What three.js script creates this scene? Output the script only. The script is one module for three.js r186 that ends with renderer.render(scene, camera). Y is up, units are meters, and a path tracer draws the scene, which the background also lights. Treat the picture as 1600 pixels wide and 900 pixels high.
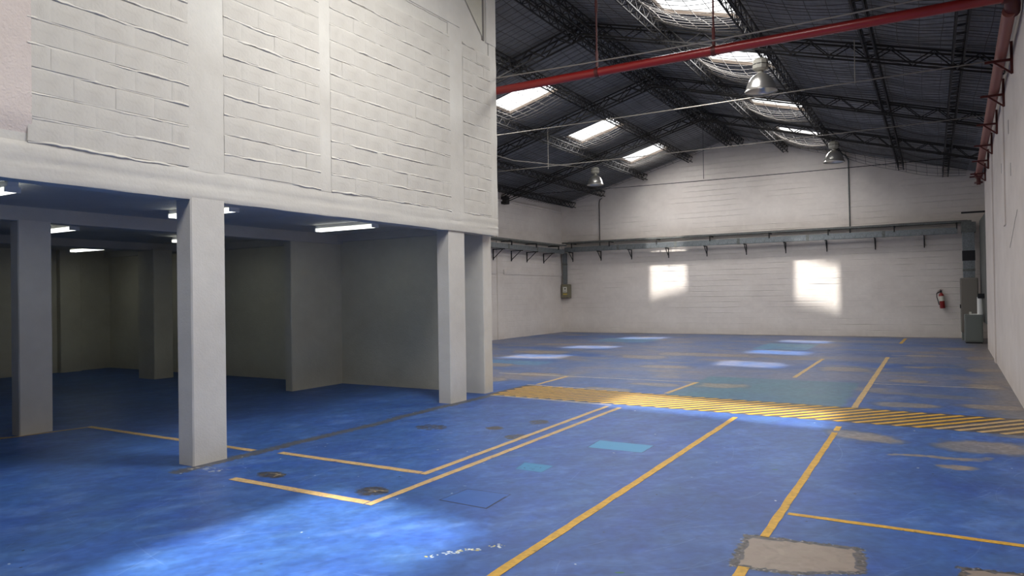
import * as THREE from 'three';
import { mergeGeometries, toCreasedNormals, mergeVertices } from 'three/addons/utils/BufferGeometryUtils.js';
import { RoundedBoxGeometry } from 'three/addons/geometries/RoundedBoxGeometry.js';
import { RectAreaLightUniformsLib } from 'three/addons/lights/RectAreaLightUniformsLib.js';

// ------------------------------------------------------------------ camera, sky, sun, daylight
RectAreaLightUniformsLib.init();
const scene = new THREE.Scene();
const camera = new THREE.PerspectiveCamera(43.93, 16 / 9, 0.05, 200);
camera.position.set(0, 1.65, 0);
camera.rotation.order = 'YXZ';
camera.rotation.set(THREE.MathUtils.degToRad(0.51), THREE.MathUtils.degToRad(30.505), THREE.MathUtils.degToRad(-0.864));
const renderer = new THREE.WebGLRenderer({ antialias: true });
renderer.toneMapping = THREE.LinearToneMapping;
renderer.toneMappingExposure = 1.0;
renderer.shadowMap.enabled = true;
scene.background = new THREE.Color(1.9, 1.95, 2.0);           // bright hazy overcast sky, seen only through the roof lights

const SUN = 11.5, DAY = 21.5;
const sun = new THREE.DirectionalLight(new THREE.Color(1, 0.97, 0.92), SUN);
sun.position.set(-6.3, 30, -14 + 30 / 1.67);                    // high sun, shining down the length of the hall
sun.target.position.set(-6.3, 0, -14);
sun.castShadow = true;
sun.shadow.radius = 5.5;                                       // the sheet spreads the sun a little
sun.shadow.mapSize.set(4096, 4096);
Object.assign(sun.shadow.camera, { left: -24, right: 24, top: 32, bottom: -32, near: 1, far: 90 });
scene.add(sun, sun.target);

// the roof: underside of the sheet
const RX = -6.31, RY = 7.5, SL = 0.2773;
const roofY = (x) => RY - SL * Math.abs(x - RX);
// roof lights: [x0, x1, z0, z1]
const SKY_R = [-4.3, -2.84], SKY_L = [-9.78, -8.3];
const skylights = [
  [...SKY_R, -13.13, -11.9], [...SKY_R, -16.5, -15.3], [...SKY_R, -20.95, -19.8], [...SKY_R, -25.15, -24.15],
  [...SKY_L, -13.13, -11.9], [...SKY_L, -16.62, -15.48], [...SKY_L, -21.2, -20.02], [...SKY_L, -25.6, -24.45],
  [-4.3, -1.1, -6.85, -5.5], [-4.45, -2.7, -0.3, 1.75],
];
for (const [x0, x1, z0, z1] of skylights) {
  const xc = (x0 + x1) / 2, side = xc > RX ? 1 : -1, L = (x1 - x0) * Math.hypot(1, SL);
  const l = new THREE.RectAreaLight(new THREE.Color(1, 0.985, 0.972), DAY, L * 0.97, (z1 - z0) * 0.97);
  l.position.set(xc - side * SL * 0.03, roofY(xc) - 0.03, (z0 + z1) / 2);
  l.lookAt(l.position.x - side * SL, l.position.y - 1, l.position.z);
  // lookAt leaves the roll free: turn the long side along the slope
  const n = new THREE.Vector3(side * SL, 1, 0).normalize(), u = new THREE.Vector3(1, -side * SL, 0).normalize();
  const m = new THREE.Matrix4().makeBasis(u, new THREE.Vector3().crossVectors(n, u), n);
  l.quaternion.setFromRotationMatrix(m);
  scene.add(l);
}

// ------------------------------------------------------------------ helpers
let seed = 7;
const rnd = () => { seed = (seed + 0x6d2b79f5) | 0; let t = Math.imul(seed ^ (seed >>> 15), 1 | seed); t = (t + Math.imul(t ^ (t >>> 7), 61 | t)) ^ t; return ((t ^ (t >>> 14)) >>> 0) / 4294967296; };
const rr = (a, b) => a + (b - a) * rnd();
const V = (x, y, z) => new THREE.Vector3(x, y, z);
const clamp = (x, a = 0, b = 1) => Math.min(b, Math.max(a, x));
const smooth = (a, b, x) => { const t = clamp((x - a) / (b - a)); return t * t * (3 - 2 * t); };
const lerp = (a, b, t) => a + (b - a) * t;
function hash(i, j) { let h = Math.imul(i, 374761393) + Math.imul(j, 668265263) | 0; h = Math.imul(h ^ (h >>> 13), 1274126177); return ((h ^ (h >>> 16)) >>> 0) / 4294967296; }
function vn(x, y, px = 0, py = 0) {           // value noise, optionally periodic
  const ix = Math.floor(x), iy = Math.floor(y), fx = x - ix, fy = y - iy, u = fx * fx * (3 - 2 * fx), v = fy * fy * (3 - 2 * fy);
  const w = (a, p) => (p ? ((a % p) + p) % p : a), x0 = w(ix, px), x1 = w(ix + 1, px), y0 = w(iy, py), y1 = w(iy + 1, py);
  return lerp(lerp(hash(x0, y0), hash(x1, y0), u), lerp(hash(x0, y1), hash(x1, y1), u), v);
}
function fbm(x, y, o = 4, px = 0, py = 0) { let s = 0, a = 0.5, t = 0; for (let k = 0; k < o; k++) { s += a * vn(x + k * 17 * (px ? 0 : 1), y, px, py); t += a; x *= 2; y *= 2; px *= 2; py *= 2; a *= 0.5; } return s / t; }

class G {                                     // collects triangles for one mesh
  constructor() { this.p = []; this.i = []; }
  v(x, y, z) { this.p.push(x, y, z); return this.p.length / 3 - 1; }
  quad(a, b, c, d) { this.i.push(a, b, c, a, c, d); }
  box(x0, x1, y0, y1, z0, z1) {
    const n = [[x0, y0, z0], [x1, y0, z0], [x1, y1, z0], [x0, y1, z0], [x0, y0, z1], [x1, y0, z1], [x1, y1, z1], [x0, y1, z1]].map((q) => this.v(...q));
    for (const f of [[0, 3, 2, 1], [4, 5, 6, 7], [0, 1, 5, 4], [3, 7, 6, 2], [0, 4, 7, 3], [1, 2, 6, 5]]) this.quad(...f.map((k) => n[k]));
    return this;
  }
  bar(a, b, w, h = w, up = V(0, 1, 0)) {      // straight bar of w x h section
    const d = b.clone().sub(a).normalize(); let s = d.clone().cross(up); if (s.lengthSq() < 1e-6) s = d.clone().cross(V(1, 0, 0)); s.normalize();
    const t = s.clone().cross(d).normalize(), n = [];
    for (const e of [a, b]) for (const [i, j] of [[-1, -1], [1, -1], [1, 1], [-1, 1]]) { const q = e.clone().addScaledVector(s, i * w / 2).addScaledVector(t, j * h / 2); n.push(this.v(q.x, q.y, q.z)); }
    for (const f of [[0, 3, 2, 1], [4, 5, 6, 7], [0, 1, 5, 4], [1, 2, 6, 5], [2, 3, 7, 6], [3, 0, 4, 7]]) this.quad(...f.map((k) => n[k]));
    return this;
  }
  tube(pts, r, n = 6) {
    const rings = []; let prev = null;
    pts.forEach((p, k) => {
      const d = (pts[Math.min(k + 1, pts.length - 1)]).clone().sub(pts[Math.max(k - 1, 0)]).normalize();
      let s = prev ? prev.clone().addScaledVector(d, -prev.dot(d)) : d.clone().cross(Math.abs(d.y) > 0.9 ? V(1, 0, 0) : V(0, 1, 0)); s.normalize(); prev = s;
      const t = s.clone().cross(d), ring = [], q = typeof r === 'function' ? r(k / (pts.length - 1)) : r;
      for (let j = 0; j < n; j++) { const a = j / n * Math.PI * 2, c = p.clone().addScaledVector(s, Math.cos(a) * q).addScaledVector(t, Math.sin(a) * q); ring.push(this.v(c.x, c.y, c.z)); }
      rings.push(ring);
    });
    for (let k = 0; k + 1 < rings.length; k++) for (let j = 0; j < n; j++) this.quad(rings[k][j], rings[k][(j + 1) % n], rings[k + 1][(j + 1) % n], rings[k + 1][j]);
    for (let j = 1; j + 1 < n; j++) { const a = rings[0], b = rings[rings.length - 1]; this.i.push(a[0], a[j + 1], a[j], b[0], b[j], b[j + 1]); }
    return this;
  }
  lathe(prof, cx, cy, cz, n = 28) {           // prof: [r, y]
    const rows = prof.map(([r, y]) => { const q = []; for (let j = 0; j < n; j++) { const a = j / n * Math.PI * 2; q.push(this.v(cx + Math.cos(a) * r, cy + y, cz + Math.sin(a) * r)); } return q; });
    for (let k = 0; k + 1 < rows.length; k++) for (let j = 0; j < n; j++) this.quad(rows[k][j], rows[k + 1][j], rows[k + 1][(j + 1) % n], rows[k][(j + 1) % n]);
    return this;
  }
  grid(nx, ny, f) {                           // f(i, j) -> [x, y, z]
    const q = []; for (let j = 0; j <= ny; j++) for (let i = 0; i <= nx; i++) q.push(this.v(...f(i / nx, j / ny, i, j)));
    for (let j = 0; j < ny; j++) for (let i = 0; i < nx; i++) { const a = j * (nx + 1) + i; this.quad(q[a], q[a + 1], q[a + nx + 2], q[a + nx + 1]); }
    return this;
  }
  geo(crease = 0.6, uvs = 1) {
    let g = new THREE.BufferGeometry();
    g.setAttribute('position', new THREE.Float32BufferAttribute(this.p, 3)); g.setIndex(this.i);
    g = crease ? toCreasedNormals(g, crease) : (g.computeVertexNormals(), g);
    return boxUV(g, uvs);
  }
}
function boxUV(g, s = 1) {                     // uv in metres, by the way each face points
  if (g.index) g = g.toNonIndexed();
  const p = g.attributes.position, uv = new Float32Array(p.count * 2), a = V(), b = V(), c = V(), n = V();
  for (let k = 0; k < p.count; k += 3) {
    a.fromBufferAttribute(p, k); b.fromBufferAttribute(p, k + 1); c.fromBufferAttribute(p, k + 2);
    n.copy(b).sub(a).cross(c.clone().sub(a)); const X = Math.abs(n.x), Y = Math.abs(n.y), Z = Math.abs(n.z);
    [a, b, c].forEach((q, j) => { const [u, w] = X >= Y && X >= Z ? [q.z, q.y] : Y >= Z ? [q.x, q.z] : [q.x, q.y]; uv[(k + j) * 2] = u * s; uv[(k + j) * 2 + 1] = w * s; });
  }
  g.setAttribute('uv', new THREE.BufferAttribute(uv, 2));
  return g;
}
const ORD = ['first', 'second', 'third', 'fourth', 'fifth', 'sixth', 'seventh', 'eighth', 'ninth', 'tenth'];
const taken = new Map();
const numbered = (n) => { const k = taken.get(n) || 0; taken.set(n, k + 1); return k ? `${n}_${String(k).padStart(3, '0')}` : n; };
function put(name, geo, mat, parent) {
  const m = new THREE.Mesh(geo instanceof G ? geo.geo() : geo, mat);
  m.castShadow = m.receiveShadow = true;
  m.name = parent ? name : numbered(name);
  (parent || scene).add(m);
  return m;
}
function tag(o, label, category, group) { o.userData.label = label; o.userData.category = category; if (group) o.userData.group = group; return o; }
function thing(name, label, category, pos = [0, 0, 0], group) { const o = new THREE.Group(); o.name = numbered(name); o.position.set(...pos); scene.add(o); return tag(o, label, category, group); }
function struct(o) { o.userData.kind = 'structure'; return o; }
function structure(name) { const o = new THREE.Group(); o.name = name; scene.add(o); return struct(o); }

// ------------------------------------------------------------------ textures and materials
function dataTex(w, h, f, srgb) {
  const d = new Uint8Array(w * h * 4);
  for (let y = 0; y < h; y++) for (let x = 0; x < w; x++) { const c = f(x / w, y / h, x, y), o = (y * w + x) * 4; d[o] = clamp(c[0]) * 255; d[o + 1] = clamp(c[1]) * 255; d[o + 2] = clamp(c[2]) * 255; d[o + 3] = 255; }
  const t = new THREE.DataTexture(d, w, h); t.wrapS = t.wrapT = THREE.RepeatWrapping; t.magFilter = THREE.LinearFilter; t.minFilter = THREE.LinearMipmapLinearFilter; t.generateMipmaps = true;
  if (srgb) t.colorSpace = THREE.SRGBColorSpace; t.needsUpdate = true; return t;
}
const rep = (t, x, y = x) => { const c = t.clone(); c.repeat.set(x, y); c.needsUpdate = true; return c; };
// painted masonry: grain and roller marks, 2 m tile
const grainTex = dataTex(1024, 1024, (u, v) => { const a = fbm(u * 12, v * 12, 5, 12, 12), b = fbm(u * 90, v * 90, 2, 90, 90); const h = a * 0.55 + b * 0.45; return [h, h, h]; });
// whitewash colour: faint patches, 4 m tile
const washTex = dataTex(512, 512, (u, v) => { const a = fbm(u * 5, v * 7, 5, 5, 7), b = fbm(u * 40, v * 40, 3, 40, 40); const k = 0.90 + 0.09 * a + 0.03 * (b - 0.5); return [k, k * (0.985 + 0.012 * a), k * (0.965 + 0.02 * a)]; }, true);
// far walls: painted-over courses too far to pick apart, 8.2 x 4.1 m tile
const courseTex = dataTex(2048, 1024, (u, v) => {
  const X = u * 8.2, Y = v * 4.1, wob = 0.018 * (fbm(u * 24, v * 4, 3, 24, 4) - 0.5), c = (Y + wob) / 0.205, f = c - Math.floor(c), row = ((Math.floor(c) % 20) + 20) % 20;
  const seen = smooth(0.38, 0.72, fbm(u * 10 , row * 3.7 + 0.5, 3, 10, 0)), d = Math.min(f, 1 - f) * 0.205;
  const bed = Math.exp(-((d / 0.011) ** 2)) * seen;
  const s = (X + (row % 2) * 0.205) / 0.41, fs = s - Math.floor(s), ds = Math.min(fs, 1 - fs) * 0.41;
  const head = Math.exp(-((ds / 0.009) ** 2)) * 0.35 * smooth(0.55, 0.8, hash(Math.floor(s) % 20, row));
  const lump = fbm(u * 60, v * 30, 4, 60, 30), h = 0.62 + 0.25 * (lump - 0.5) - 0.5 * bed - 0.3 * head + 0.18 * Math.exp(-(((f - 0.12) / 0.06) ** 2)) * seen;
  return [h, h, h];
});
const galvTex = dataTex(256, 256, (u, v) => { const a = fbm(u * 16, v * 16, 3, 16, 16), b = hash(Math.floor(u * 40), Math.floor(v * 40)); const k = 0.62 + 0.22 * a + 0.1 * b; return [k, k, k]; }, true);
const roofTex = dataTex(512, 512, (u, v) => { const a = fbm(u * 6, v * 3, 4, 6, 3), b = fbm(u * 70, v * 8, 2, 70, 8); const k = 0.72 + 0.22 * a + 0.1 * (b - 0.5); return [k, k, k]; }, true);
const wornTex = dataTex(1024, 256, (u, v) => {    // road paint, 4 x 1 m
  const a = fbm(u * 28, v * 8, 4, 28, 8), b = fbm(u * 160, v * 44, 3, 160, 44), w = smooth(0.56, 0.7, a * 0.6 + b * 0.4), t = 0.9 + 0.2 * (b - 0.5);
  return [lerp(1, 0.62, w) * t, lerp(1, 0.66, w) * t, lerp(1, 1.5, w) * t];
}, true);
const M = (o) => new THREE.MeshStandardMaterial({ roughness: 0.85, ...o });
const P = (o) => new THREE.MeshPhysicalMaterial({ roughness: 0.5, ...o });
const wash = (t) => rep(t, 0.25);
const mat = {
  block: M({ color: 0xdedcd5, map: wash(washTex), bumpMap: rep(grainTex, 0.5), bumpScale: 0.0032, roughness: 0.8 }),
  column: M({ color: 0xdedcd6, map: wash(washTex), bumpMap: rep(grainTex, 0.7), bumpScale: 0.0025, roughness: 0.75 }),
  plasterPink: M({ color: 0xe3d8d2, map: wash(washTex), bumpMap: rep(grainTex, 0.8), bumpScale: 0.006 }),
  far: M({ color: 0xece5e0, map: wash(washTex), bumpMap: rep(courseTex, 1 / 8.2, 1 / 4.1), bumpScale: 0.02, roughness: 0.6 }),
  leftw: M({ color: 0xe6dfda, map: wash(washTex), bumpMap: rep(courseTex, 1 / 8.2, 1 / 4.1), bumpScale: 0.008, roughness: 0.7 }),
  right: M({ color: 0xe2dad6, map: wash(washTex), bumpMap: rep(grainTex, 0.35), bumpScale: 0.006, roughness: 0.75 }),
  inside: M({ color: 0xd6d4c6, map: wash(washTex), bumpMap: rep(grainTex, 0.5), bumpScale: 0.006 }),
  soffit: M({ color: 0xcfcfcb, map: wash(washTex), bumpMap: rep(grainTex, 0.6), bumpScale: 0.006, roughness: 0.7 }),
  roof: M({ color: 0x8b8c8e, map: rep(roofTex, 0.5), roughness: 0.6 }),
  slab: M({ color: 0x77736e }),
  steel: M({ color: 0x1f1d1c, roughness: 0.7 }),
  wire: M({ color: 0x423d38, roughness: 0.7 }),
  curb: M({ color: 0x6b5f55, roughness: 0.9 }),
  sheet: P({ color: 0xffffff, transmission: 1, thickness: 0, roughness: 0.45, emissive: 0xffffff, emissiveIntensity: 0.9 }),
  red: P({ color: 0x8a1a15, roughness: 0.38, clearcoat: 0.3 }),
  redDark: P({ color: 0x521915, roughness: 0.5 }),
  pipePink: P({ color: 0x8c5248, roughness: 0.5 }),
  rod: M({ color: 0x8d877e, roughness: 0.5, metalness: 0.3 }),
  galv: M({ color: 0xa9b0b4, map: rep(galvTex, 3), roughness: 0.42, metalness: 0.75 }),
  galvDull: M({ color: 0x8f928f, map: rep(galvTex, 2), roughness: 0.55, metalness: 0.5 }),
  cableBrown: M({ color: 0x5b4a40, roughness: 0.8 }),
  black: M({ color: 0x15151a, roughness: 0.6 }),
  boxOlive: P({ color: 0x77715c, roughness: 0.55 }),
  boxGrey: P({ color: 0x6e746f, roughness: 0.5 }),
  boxTaupe: P({ color: 0x79736a, roughness: 0.55 }),
  white: P({ color: 0xe9e8e2, roughness: 0.5 }),
  alu: M({ color: 0xc9c6c0, roughness: 0.28, metalness: 0.9 }),
  aluIn: M({ color: 0xb5b2ad, roughness: 0.5, metalness: 0.6 }),
  ballast: P({ color: 0x9a978c, roughness: 0.5 }),
  yellow: M({ color: 0xe0ae3a, map: rep(wornTex, 0.25, 1), roughness: 0.55 }),
  yellowPale: M({ color: 0xd3b27a, map: rep(wornTex, 0.25, 1), roughness: 0.6 }),
  white_line: M({ color: 0xc8c0b0, map: rep(wornTex, 0.25, 1), roughness: 0.6 }),
  tube: new THREE.MeshStandardMaterial({ color: 0xffffff, emissive: new THREE.Color(0.97, 1, 0.94), emissiveIntensity: 2.6 }),
  label: M({ color: 0xd8d6c8 }), labelYellow: M({ color: 0xc9b04a }),
};

// ------------------------------------------------------------------ floor
const floorWear = {                             // worn and patched places, in metres: [x, z, half width, half depth, turn, kind]
  tan: [[-0.67, -8.85, 0.40, 0.30, 0], [0.5, -8.85, 0.42, 0.38, 0], [-0.3, -11.5, 0.42, 0.22, 0], [0.62, -11.8, 0.42, 0.28, 0], [-0.35, -14.5, 0.3, 0.22, 0], [0.72, -14.2, 0.3, 0.4, 0],
    [-0.3, -20.05, 0.32, 0.3, 0], [-0.3, -17.1, 0.28, 0.2, 0], [0.85, -17, 0.3, 0.35, 0], [0.95, -19.8, 0.28, 0.5, 0], [-4.3, -12.3, 0.5, 0.2, 0], [-4.9, -11.35, 0.45, 0.22, 0],
    [-7.0, -12.9, 0.4, 0.3, 0], [-7.6, -11.8, 0.6, 0.35, 0], [-8.9, -14.3, 0.5, 0.35, 0], [-9.6, -17.9, 0.8, 0.5, 0], [-6.5, -17.4, 0.7, 0.5, 0], [-5.1, -15.3, 0.6, 0.35, 0], [-5.2, -18.6, 1.3, 0.5, 0], [-10.6, -20.8, 0.9, 0.5, 0], [-3.2, -12.6, 0.5, 0.3, 0.2], [-1.6, -16.2, 0.5, 0.5, 0],
    [-12.2, -25.6, 0.5, 0.3, 0], [0.6, -22.6, 0.5, 0.5, 0]],
};
function floorColour(x, z, out) {
  // x, z metres -> sRGB-ish 0..1
  const n1 = fbm(x * 0.7 + 40, z * 0.7 + 40, 4), n2 = fbm(x * 3.1 + 9, z * 2.3 + 70, 4), n3 = vn(x * 38, z * 38), str = fbm(x * 6 + z * 3.6, z * 3 - x * 1.9 + 30, 5);
  let r = 0.2 + 0.06 * (n1 - 0.5) + 0.07 * (str - 0.5), g = 0.342 + 0.09 * (n1 - 0.5) + 0.09 * (str - 0.5), b = 0.59 + 0.12 * (n1 - 0.5) + 0.07 * (n2 - 0.5) + 0.05 * (str - 0.5);
  // scuffed paint: paler streaks
  const sc = smooth(0.5, 0.74, str * 0.6 + n2 * 0.4) * 0.22;
  r = lerp(r, 0.44, sc); g = lerp(g, 0.53, sc); b = lerp(b, 0.72, sc);
  // the far end of the hall is trodden to a grey blue
  const hall = x > -13.9 && z < -9.5 && !(x < -6.45 && z > -10.2) ? 1 : 0;
  const wz = hall * smooth(-10.6, -12.5, z);
  if (wz > 0) {
    const big = fbm(x * 0.55 + 3, z * 0.8 + 13, 4), w = wz * clamp(0.5 + 1.5 * (big - 0.42) + 0.8 * (n2 - 0.5), 0, 0.92);
    r = lerp(r, 0.43, w); g = lerp(g, 0.44, w); b = lerp(b, 0.52, w);
    const d = wz * smooth(0.55, 0.72, fbm(x * 1.1 + 60, z * 2.2 + 5, 4)) * 0.55;
    r = lerp(r, 0.52, d); g = lerp(g, 0.475, d); b = lerp(b, 0.44, d);
    // repainted squares
    const tq = (x0, x1, z0, z1, R, Gc, B, k) => { const e = 0.1 * (n2 - 0.5), m = smooth(x0 - 0.05 + e, x0 + 0.05 + e, x) * smooth(x1 + 0.05 + e, x1 - 0.05 + e, x) * smooth(z0 - 0.08 + e, z0 + 0.08 + e, z) * smooth(z1 + 0.08 + e, z1 - 0.08 + e, z) * k * (0.55 + 0.6 * n2); r = lerp(r, R, m); g = lerp(g, Gc, m); b = lerp(b, B, m); };
    tq(-3.75, -1.12, -13.9, -10.95, 0.25, 0.43, 0.5, 0.95);
    tq(-4.45, -3.0, -23.3, -20.9, 0.33, 0.55, 0.67, 0.8);
    tq(-10.2, -8.2, -24.2, -22.4, 0.33, 0.55, 0.67, 0.6);
    tq(-10.0, -7.9, -15.4, -14.5, 0.33, 0.52, 0.64, 0.7);
  }
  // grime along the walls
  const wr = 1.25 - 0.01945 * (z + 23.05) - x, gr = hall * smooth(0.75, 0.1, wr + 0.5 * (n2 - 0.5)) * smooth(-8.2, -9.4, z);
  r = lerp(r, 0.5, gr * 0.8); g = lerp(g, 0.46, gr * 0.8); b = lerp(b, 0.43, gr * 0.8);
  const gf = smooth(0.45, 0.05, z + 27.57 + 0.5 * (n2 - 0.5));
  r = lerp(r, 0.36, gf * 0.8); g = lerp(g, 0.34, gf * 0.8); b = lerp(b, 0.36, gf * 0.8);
  // scuffed strip joining the columns
  if (z > -10.4 && z < -4.2) { const m = smooth(0.12, 0.04, Math.abs(x + 6.28 + 0.12 * (fbm(z * 1.3, 7, 3) - 0.5)) + 0.06 * (n3 - 0.5)) * (0.45 + 0.7 * n2); r = lerp(r, 0.33, m); g = lerp(g, 0.32, m); b = lerp(b, 0.32, m); }
  // bared concrete, blurred outline
  for (const [cx, cz, hx, hz] of floorWear.tan) {
    const dx = Math.abs(x - cx) / hx, dz = Math.abs(z - cz) / hz; if (dx > 1.5 || dz > 1.5) continue;
    const d = Math.pow(dx ** 3 + dz ** 3, 1 / 3) + 1.0 * (n2 - 0.5) + 0.3 * (str - 0.5) + 0.12 * (n3 - 0.5), m = smooth(1.12, 0.72, d) * (0.62 + 0.3 * n2);
    const t = 0.95 + 0.12 * (n3 - 0.5); r = lerp(r, 0.62 * t, m); g = lerp(g, 0.555 * t, m); b = lerp(b, 0.49 * t, m);
    const ring = smooth(1.2, 1.02, d) * (1 - m) * 0.35; r = lerp(r, 0.3, ring); g = lerp(g, 0.3, ring); b = lerp(b, 0.36, ring);
  }
  const fine = fbm(x * 17 + z * 6, z * 15 - x * 4, 3) - 0.5, k = 1 + 0.06 * (n3 - 0.5) + 0.26 * fine; out[0] = r * k; out[1] = g * k; out[2] = b * k;
}
function floorTex(x0, x1, z0, z1, w, h, draw) {
  const cv = document.createElement('canvas'); cv.width = w; cv.height = h;
  const cx = cv.getContext('2d'), im = cx.createImageData(w, h), c = [0, 0, 0];
  for (let j = 0; j < h; j++) for (let i = 0; i < w; i++) { floorColour(x0 + (i + 0.5) / w * (x1 - x0), z1 - (j + 0.5) / h * (z1 - z0), c); const o = (j * w + i) * 4; im.data[o] = clamp(c[0]) * 255; im.data[o + 1] = clamp(c[1]) * 255; im.data[o + 2] = clamp(c[2]) * 255; im.data[o + 3] = 255; }
  cx.putImageData(im, 0, 0);
  const px = (x) => (x - x0) / (x1 - x0) * w, pz = (z) => (z1 - z) / (z1 - z0) * h, sc = w / (x1 - x0);
  if (draw) draw(cx, px, pz, sc);
  const t = new THREE.CanvasTexture(cv); t.colorSpace = THREE.SRGBColorSpace; t.wrapS = t.wrapT = THREE.ClampToEdgeWrapping; return t;
}
function ragged(cx, px, pz, pts, amp, steps = 14) {   // ragged outline through the points
  cx.beginPath(); let first = true;
  for (let k = 0; k < pts.length; k++) { const [ax, az] = pts[k], [bx, bz] = pts[(k + 1) % pts.length]; for (let s = 0; s < steps; s++) { const t = s / steps, x = lerp(ax, bx, t) + (rnd() - 0.5) * amp, z = lerp(az, bz, t) + (rnd() - 0.5) * amp; first ? cx.moveTo(px(x), pz(z)) : cx.lineTo(px(x), pz(z)); first = false; } }
  cx.closePath();
}
function scratches(cx, px, pz, sc, n, x0, x1, z0, z1, amin = 0.05, amax = 0.3) {
  for (let k = 0; k < n; k++) {
    const x = rr(x0, x1), z = rr(z0, z1), a = rnd() < 0.65 ? rr(0.5, 1.1) : rr(0, 6.3), L = rr(0.06, 0.7) * (rnd() < 0.12 ? 2.2 : 1), bend = rr(-0.2, 0.2);
    cx.strokeStyle = `rgba(${rnd() < 0.85 ? '176,190,222' : '30,36,70'},${rr(amin, amax)})`; cx.lineWidth = Math.max(0.6, rr(0.002, 0.006) * sc);
    cx.beginPath(); cx.moveTo(px(x), pz(z)); cx.quadraticCurveTo(px(x + Math.cos(a) * L / 2 + bend * L), pz(z - Math.sin(a) * L / 2 + bend * L), px(x + Math.cos(a) * L), pz(z - Math.sin(a) * L)); cx.stroke();
  }
}
function specks(cx, px, pz, sc, n, x0, x1, z0, z1) {
  for (let k = 0; k < n; k++) { const x = rr(x0, x1), z = rr(z0, z1), s = rr(0.004, 0.016) * sc; cx.fillStyle = rnd() < 0.6 ? `rgba(222,222,214,${rr(0.4, 0.9)})` : `rgba(22,26,40,${rr(0.4, 0.8)})`; cx.beginPath(); cx.ellipse(px(x), pz(z), s, s * rr(0.4, 0.9), rr(0, 3), 0, 7); cx.fill(); }
}
const ZN = [-6.6, 1.7, -11.6, -2.0], ZF = [-13.95, 2.1, -27.8, -11.6], ZM = [-17.8, -6.6, -11.6, -2.0];
const texN = floorTex(...ZN, 1792, 2048, (c, px, pz, sc) => {
  scratches(c, px, pz, sc, 1500, -6.5, 1.2, -11, -2.1); specks(c, px, pz, sc, 190, -6.4, 1, -11, -2.2);
  // hatch underlay: dark worn paint
  ragged(c, px, pz, [[-6.4, -9.97], [1.3, -9.66], [1.3, -10.86], [-6.4, -11.32]], 0.02, 60); c.fillStyle = 'rgba(74,62,50,0.78)'; c.fill();
  for (let k = 0; k < 500; k++) { const x = rr(-6.3, 1), z = rr(-11.2, -9.7); c.fillStyle = `rgba(${rnd() < 0.5 ? '150,130,100' : '70,78,120'},${rr(0.1, 0.35)})`; c.beginPath(); c.ellipse(px(x), pz(z), rr(0.02, 0.12) * sc, rr(0.01, 0.05) * sc, 0.7, 0, 7); c.fill(); }
  // repainted inserts with cut edges
  const insert = (p, fill, edge) => { ragged(c, px, pz, p, 0.006, 8); c.fillStyle = fill; c.fill(); c.strokeStyle = edge; c.lineWidth = 0.012 * sc; c.stroke(); };
  insert([[-3.25, -7.4], [-2.61, -7.4], [-2.61, -7.01], [-3.22, -7.0]], 'rgba(58,140,184,0.95)', 'rgba(20,40,80,0.55)');
  insert([[-3.48, -6.1], [-3.16, -6.1], [-3.15, -5.83], [-3.43, -5.83]], 'rgba(44,128,172,0.95)', 'rgba(30,80,120,0.5)');
  insert([[-3.46, -4.67], [-3.44, -5.04], [-3.03, -5.07], [-3.0, -4.65]], 'rgba(44,92,164,0.75)', 'rgba(16,34,74,0.7)');
  c.strokeStyle = 'rgba(16,28,60,0.9)'; c.lineWidth = 0.016 * sc; c.beginPath(); c.moveTo(px(-3.46), pz(-4.67)); c.lineTo(px(-3.0), pz(-4.65)); c.lineTo(px(-3.03), pz(-5.0)); c.stroke();
  c.strokeStyle = 'rgba(20,40,80,0.7)'; c.lineWidth = 0.008 * sc; for (let k = 0; k < 7; k++) { const x = rr(-3.42, -3.2), z = rr(-6.05, -5.88); c.beginPath(); c.moveTo(px(x), pz(z)); c.lineTo(px(x + rr(-0.05, 0.08)), pz(z + rr(-0.05, 0.05))); c.stroke(); }
  // oily worn spots
  for (const [x, z, a, b] of [[-5.35, -4.6, 0.15, 0.1], [-4.13, -4.62, 0.14, 0.13], [-5.45, -7.2, 0.2, 0.17], [-4.18, -7.15, 0.14, 0.14], [-4.7, -7.5, 0.1, 0.1], [-4.4, -8.1, 0.12, 0.14]]) for (let k = 0; k < 170; k++) { const q = rr(0, 6.3), d = Math.sqrt(rnd()); c.fillStyle = `rgba(${['50,44,40', '70,58,48', '96,80,62', '40,44,60'][k % 4]},${rr(0.12, 0.4)})`; c.beginPath(); c.ellipse(px(x + Math.cos(q) * d * a), pz(z + Math.sin(q) * d * b), rr(0.01, 0.045) * sc, rr(0.01, 0.03) * sc, q, 0, 7); c.fill(); }
  for (const [x, z] of [[-5.33, -4.62], [-4.1, -4.62]]) { c.strokeStyle = 'rgba(190,170,130,0.7)'; c.lineWidth = 0.012 * sc; for (let k = 0; k < 4; k++) { c.beginPath(); c.moveTo(px(x + rr(-0.1, 0.05)), pz(z + rr(-0.07, 0.07))); c.lineTo(px(x + rr(-0.02, 0.1)), pz(z + rr(-0.07, 0.07))); c.stroke(); } }
  // green drips and chipped white flecks
  for (const [x, z] of [[-1.62, -3.95], [-1.5, -3.92], [-1.4, -3.86], [-1.3, -3.8], [-1.28, -6.9]]) { c.fillStyle = 'rgba(46,110,62,0.75)'; c.beginPath(); c.ellipse(px(x), pz(z), 0.03 * sc, 0.012 * sc, 0.5, 0, 7); c.fill(); }
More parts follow.
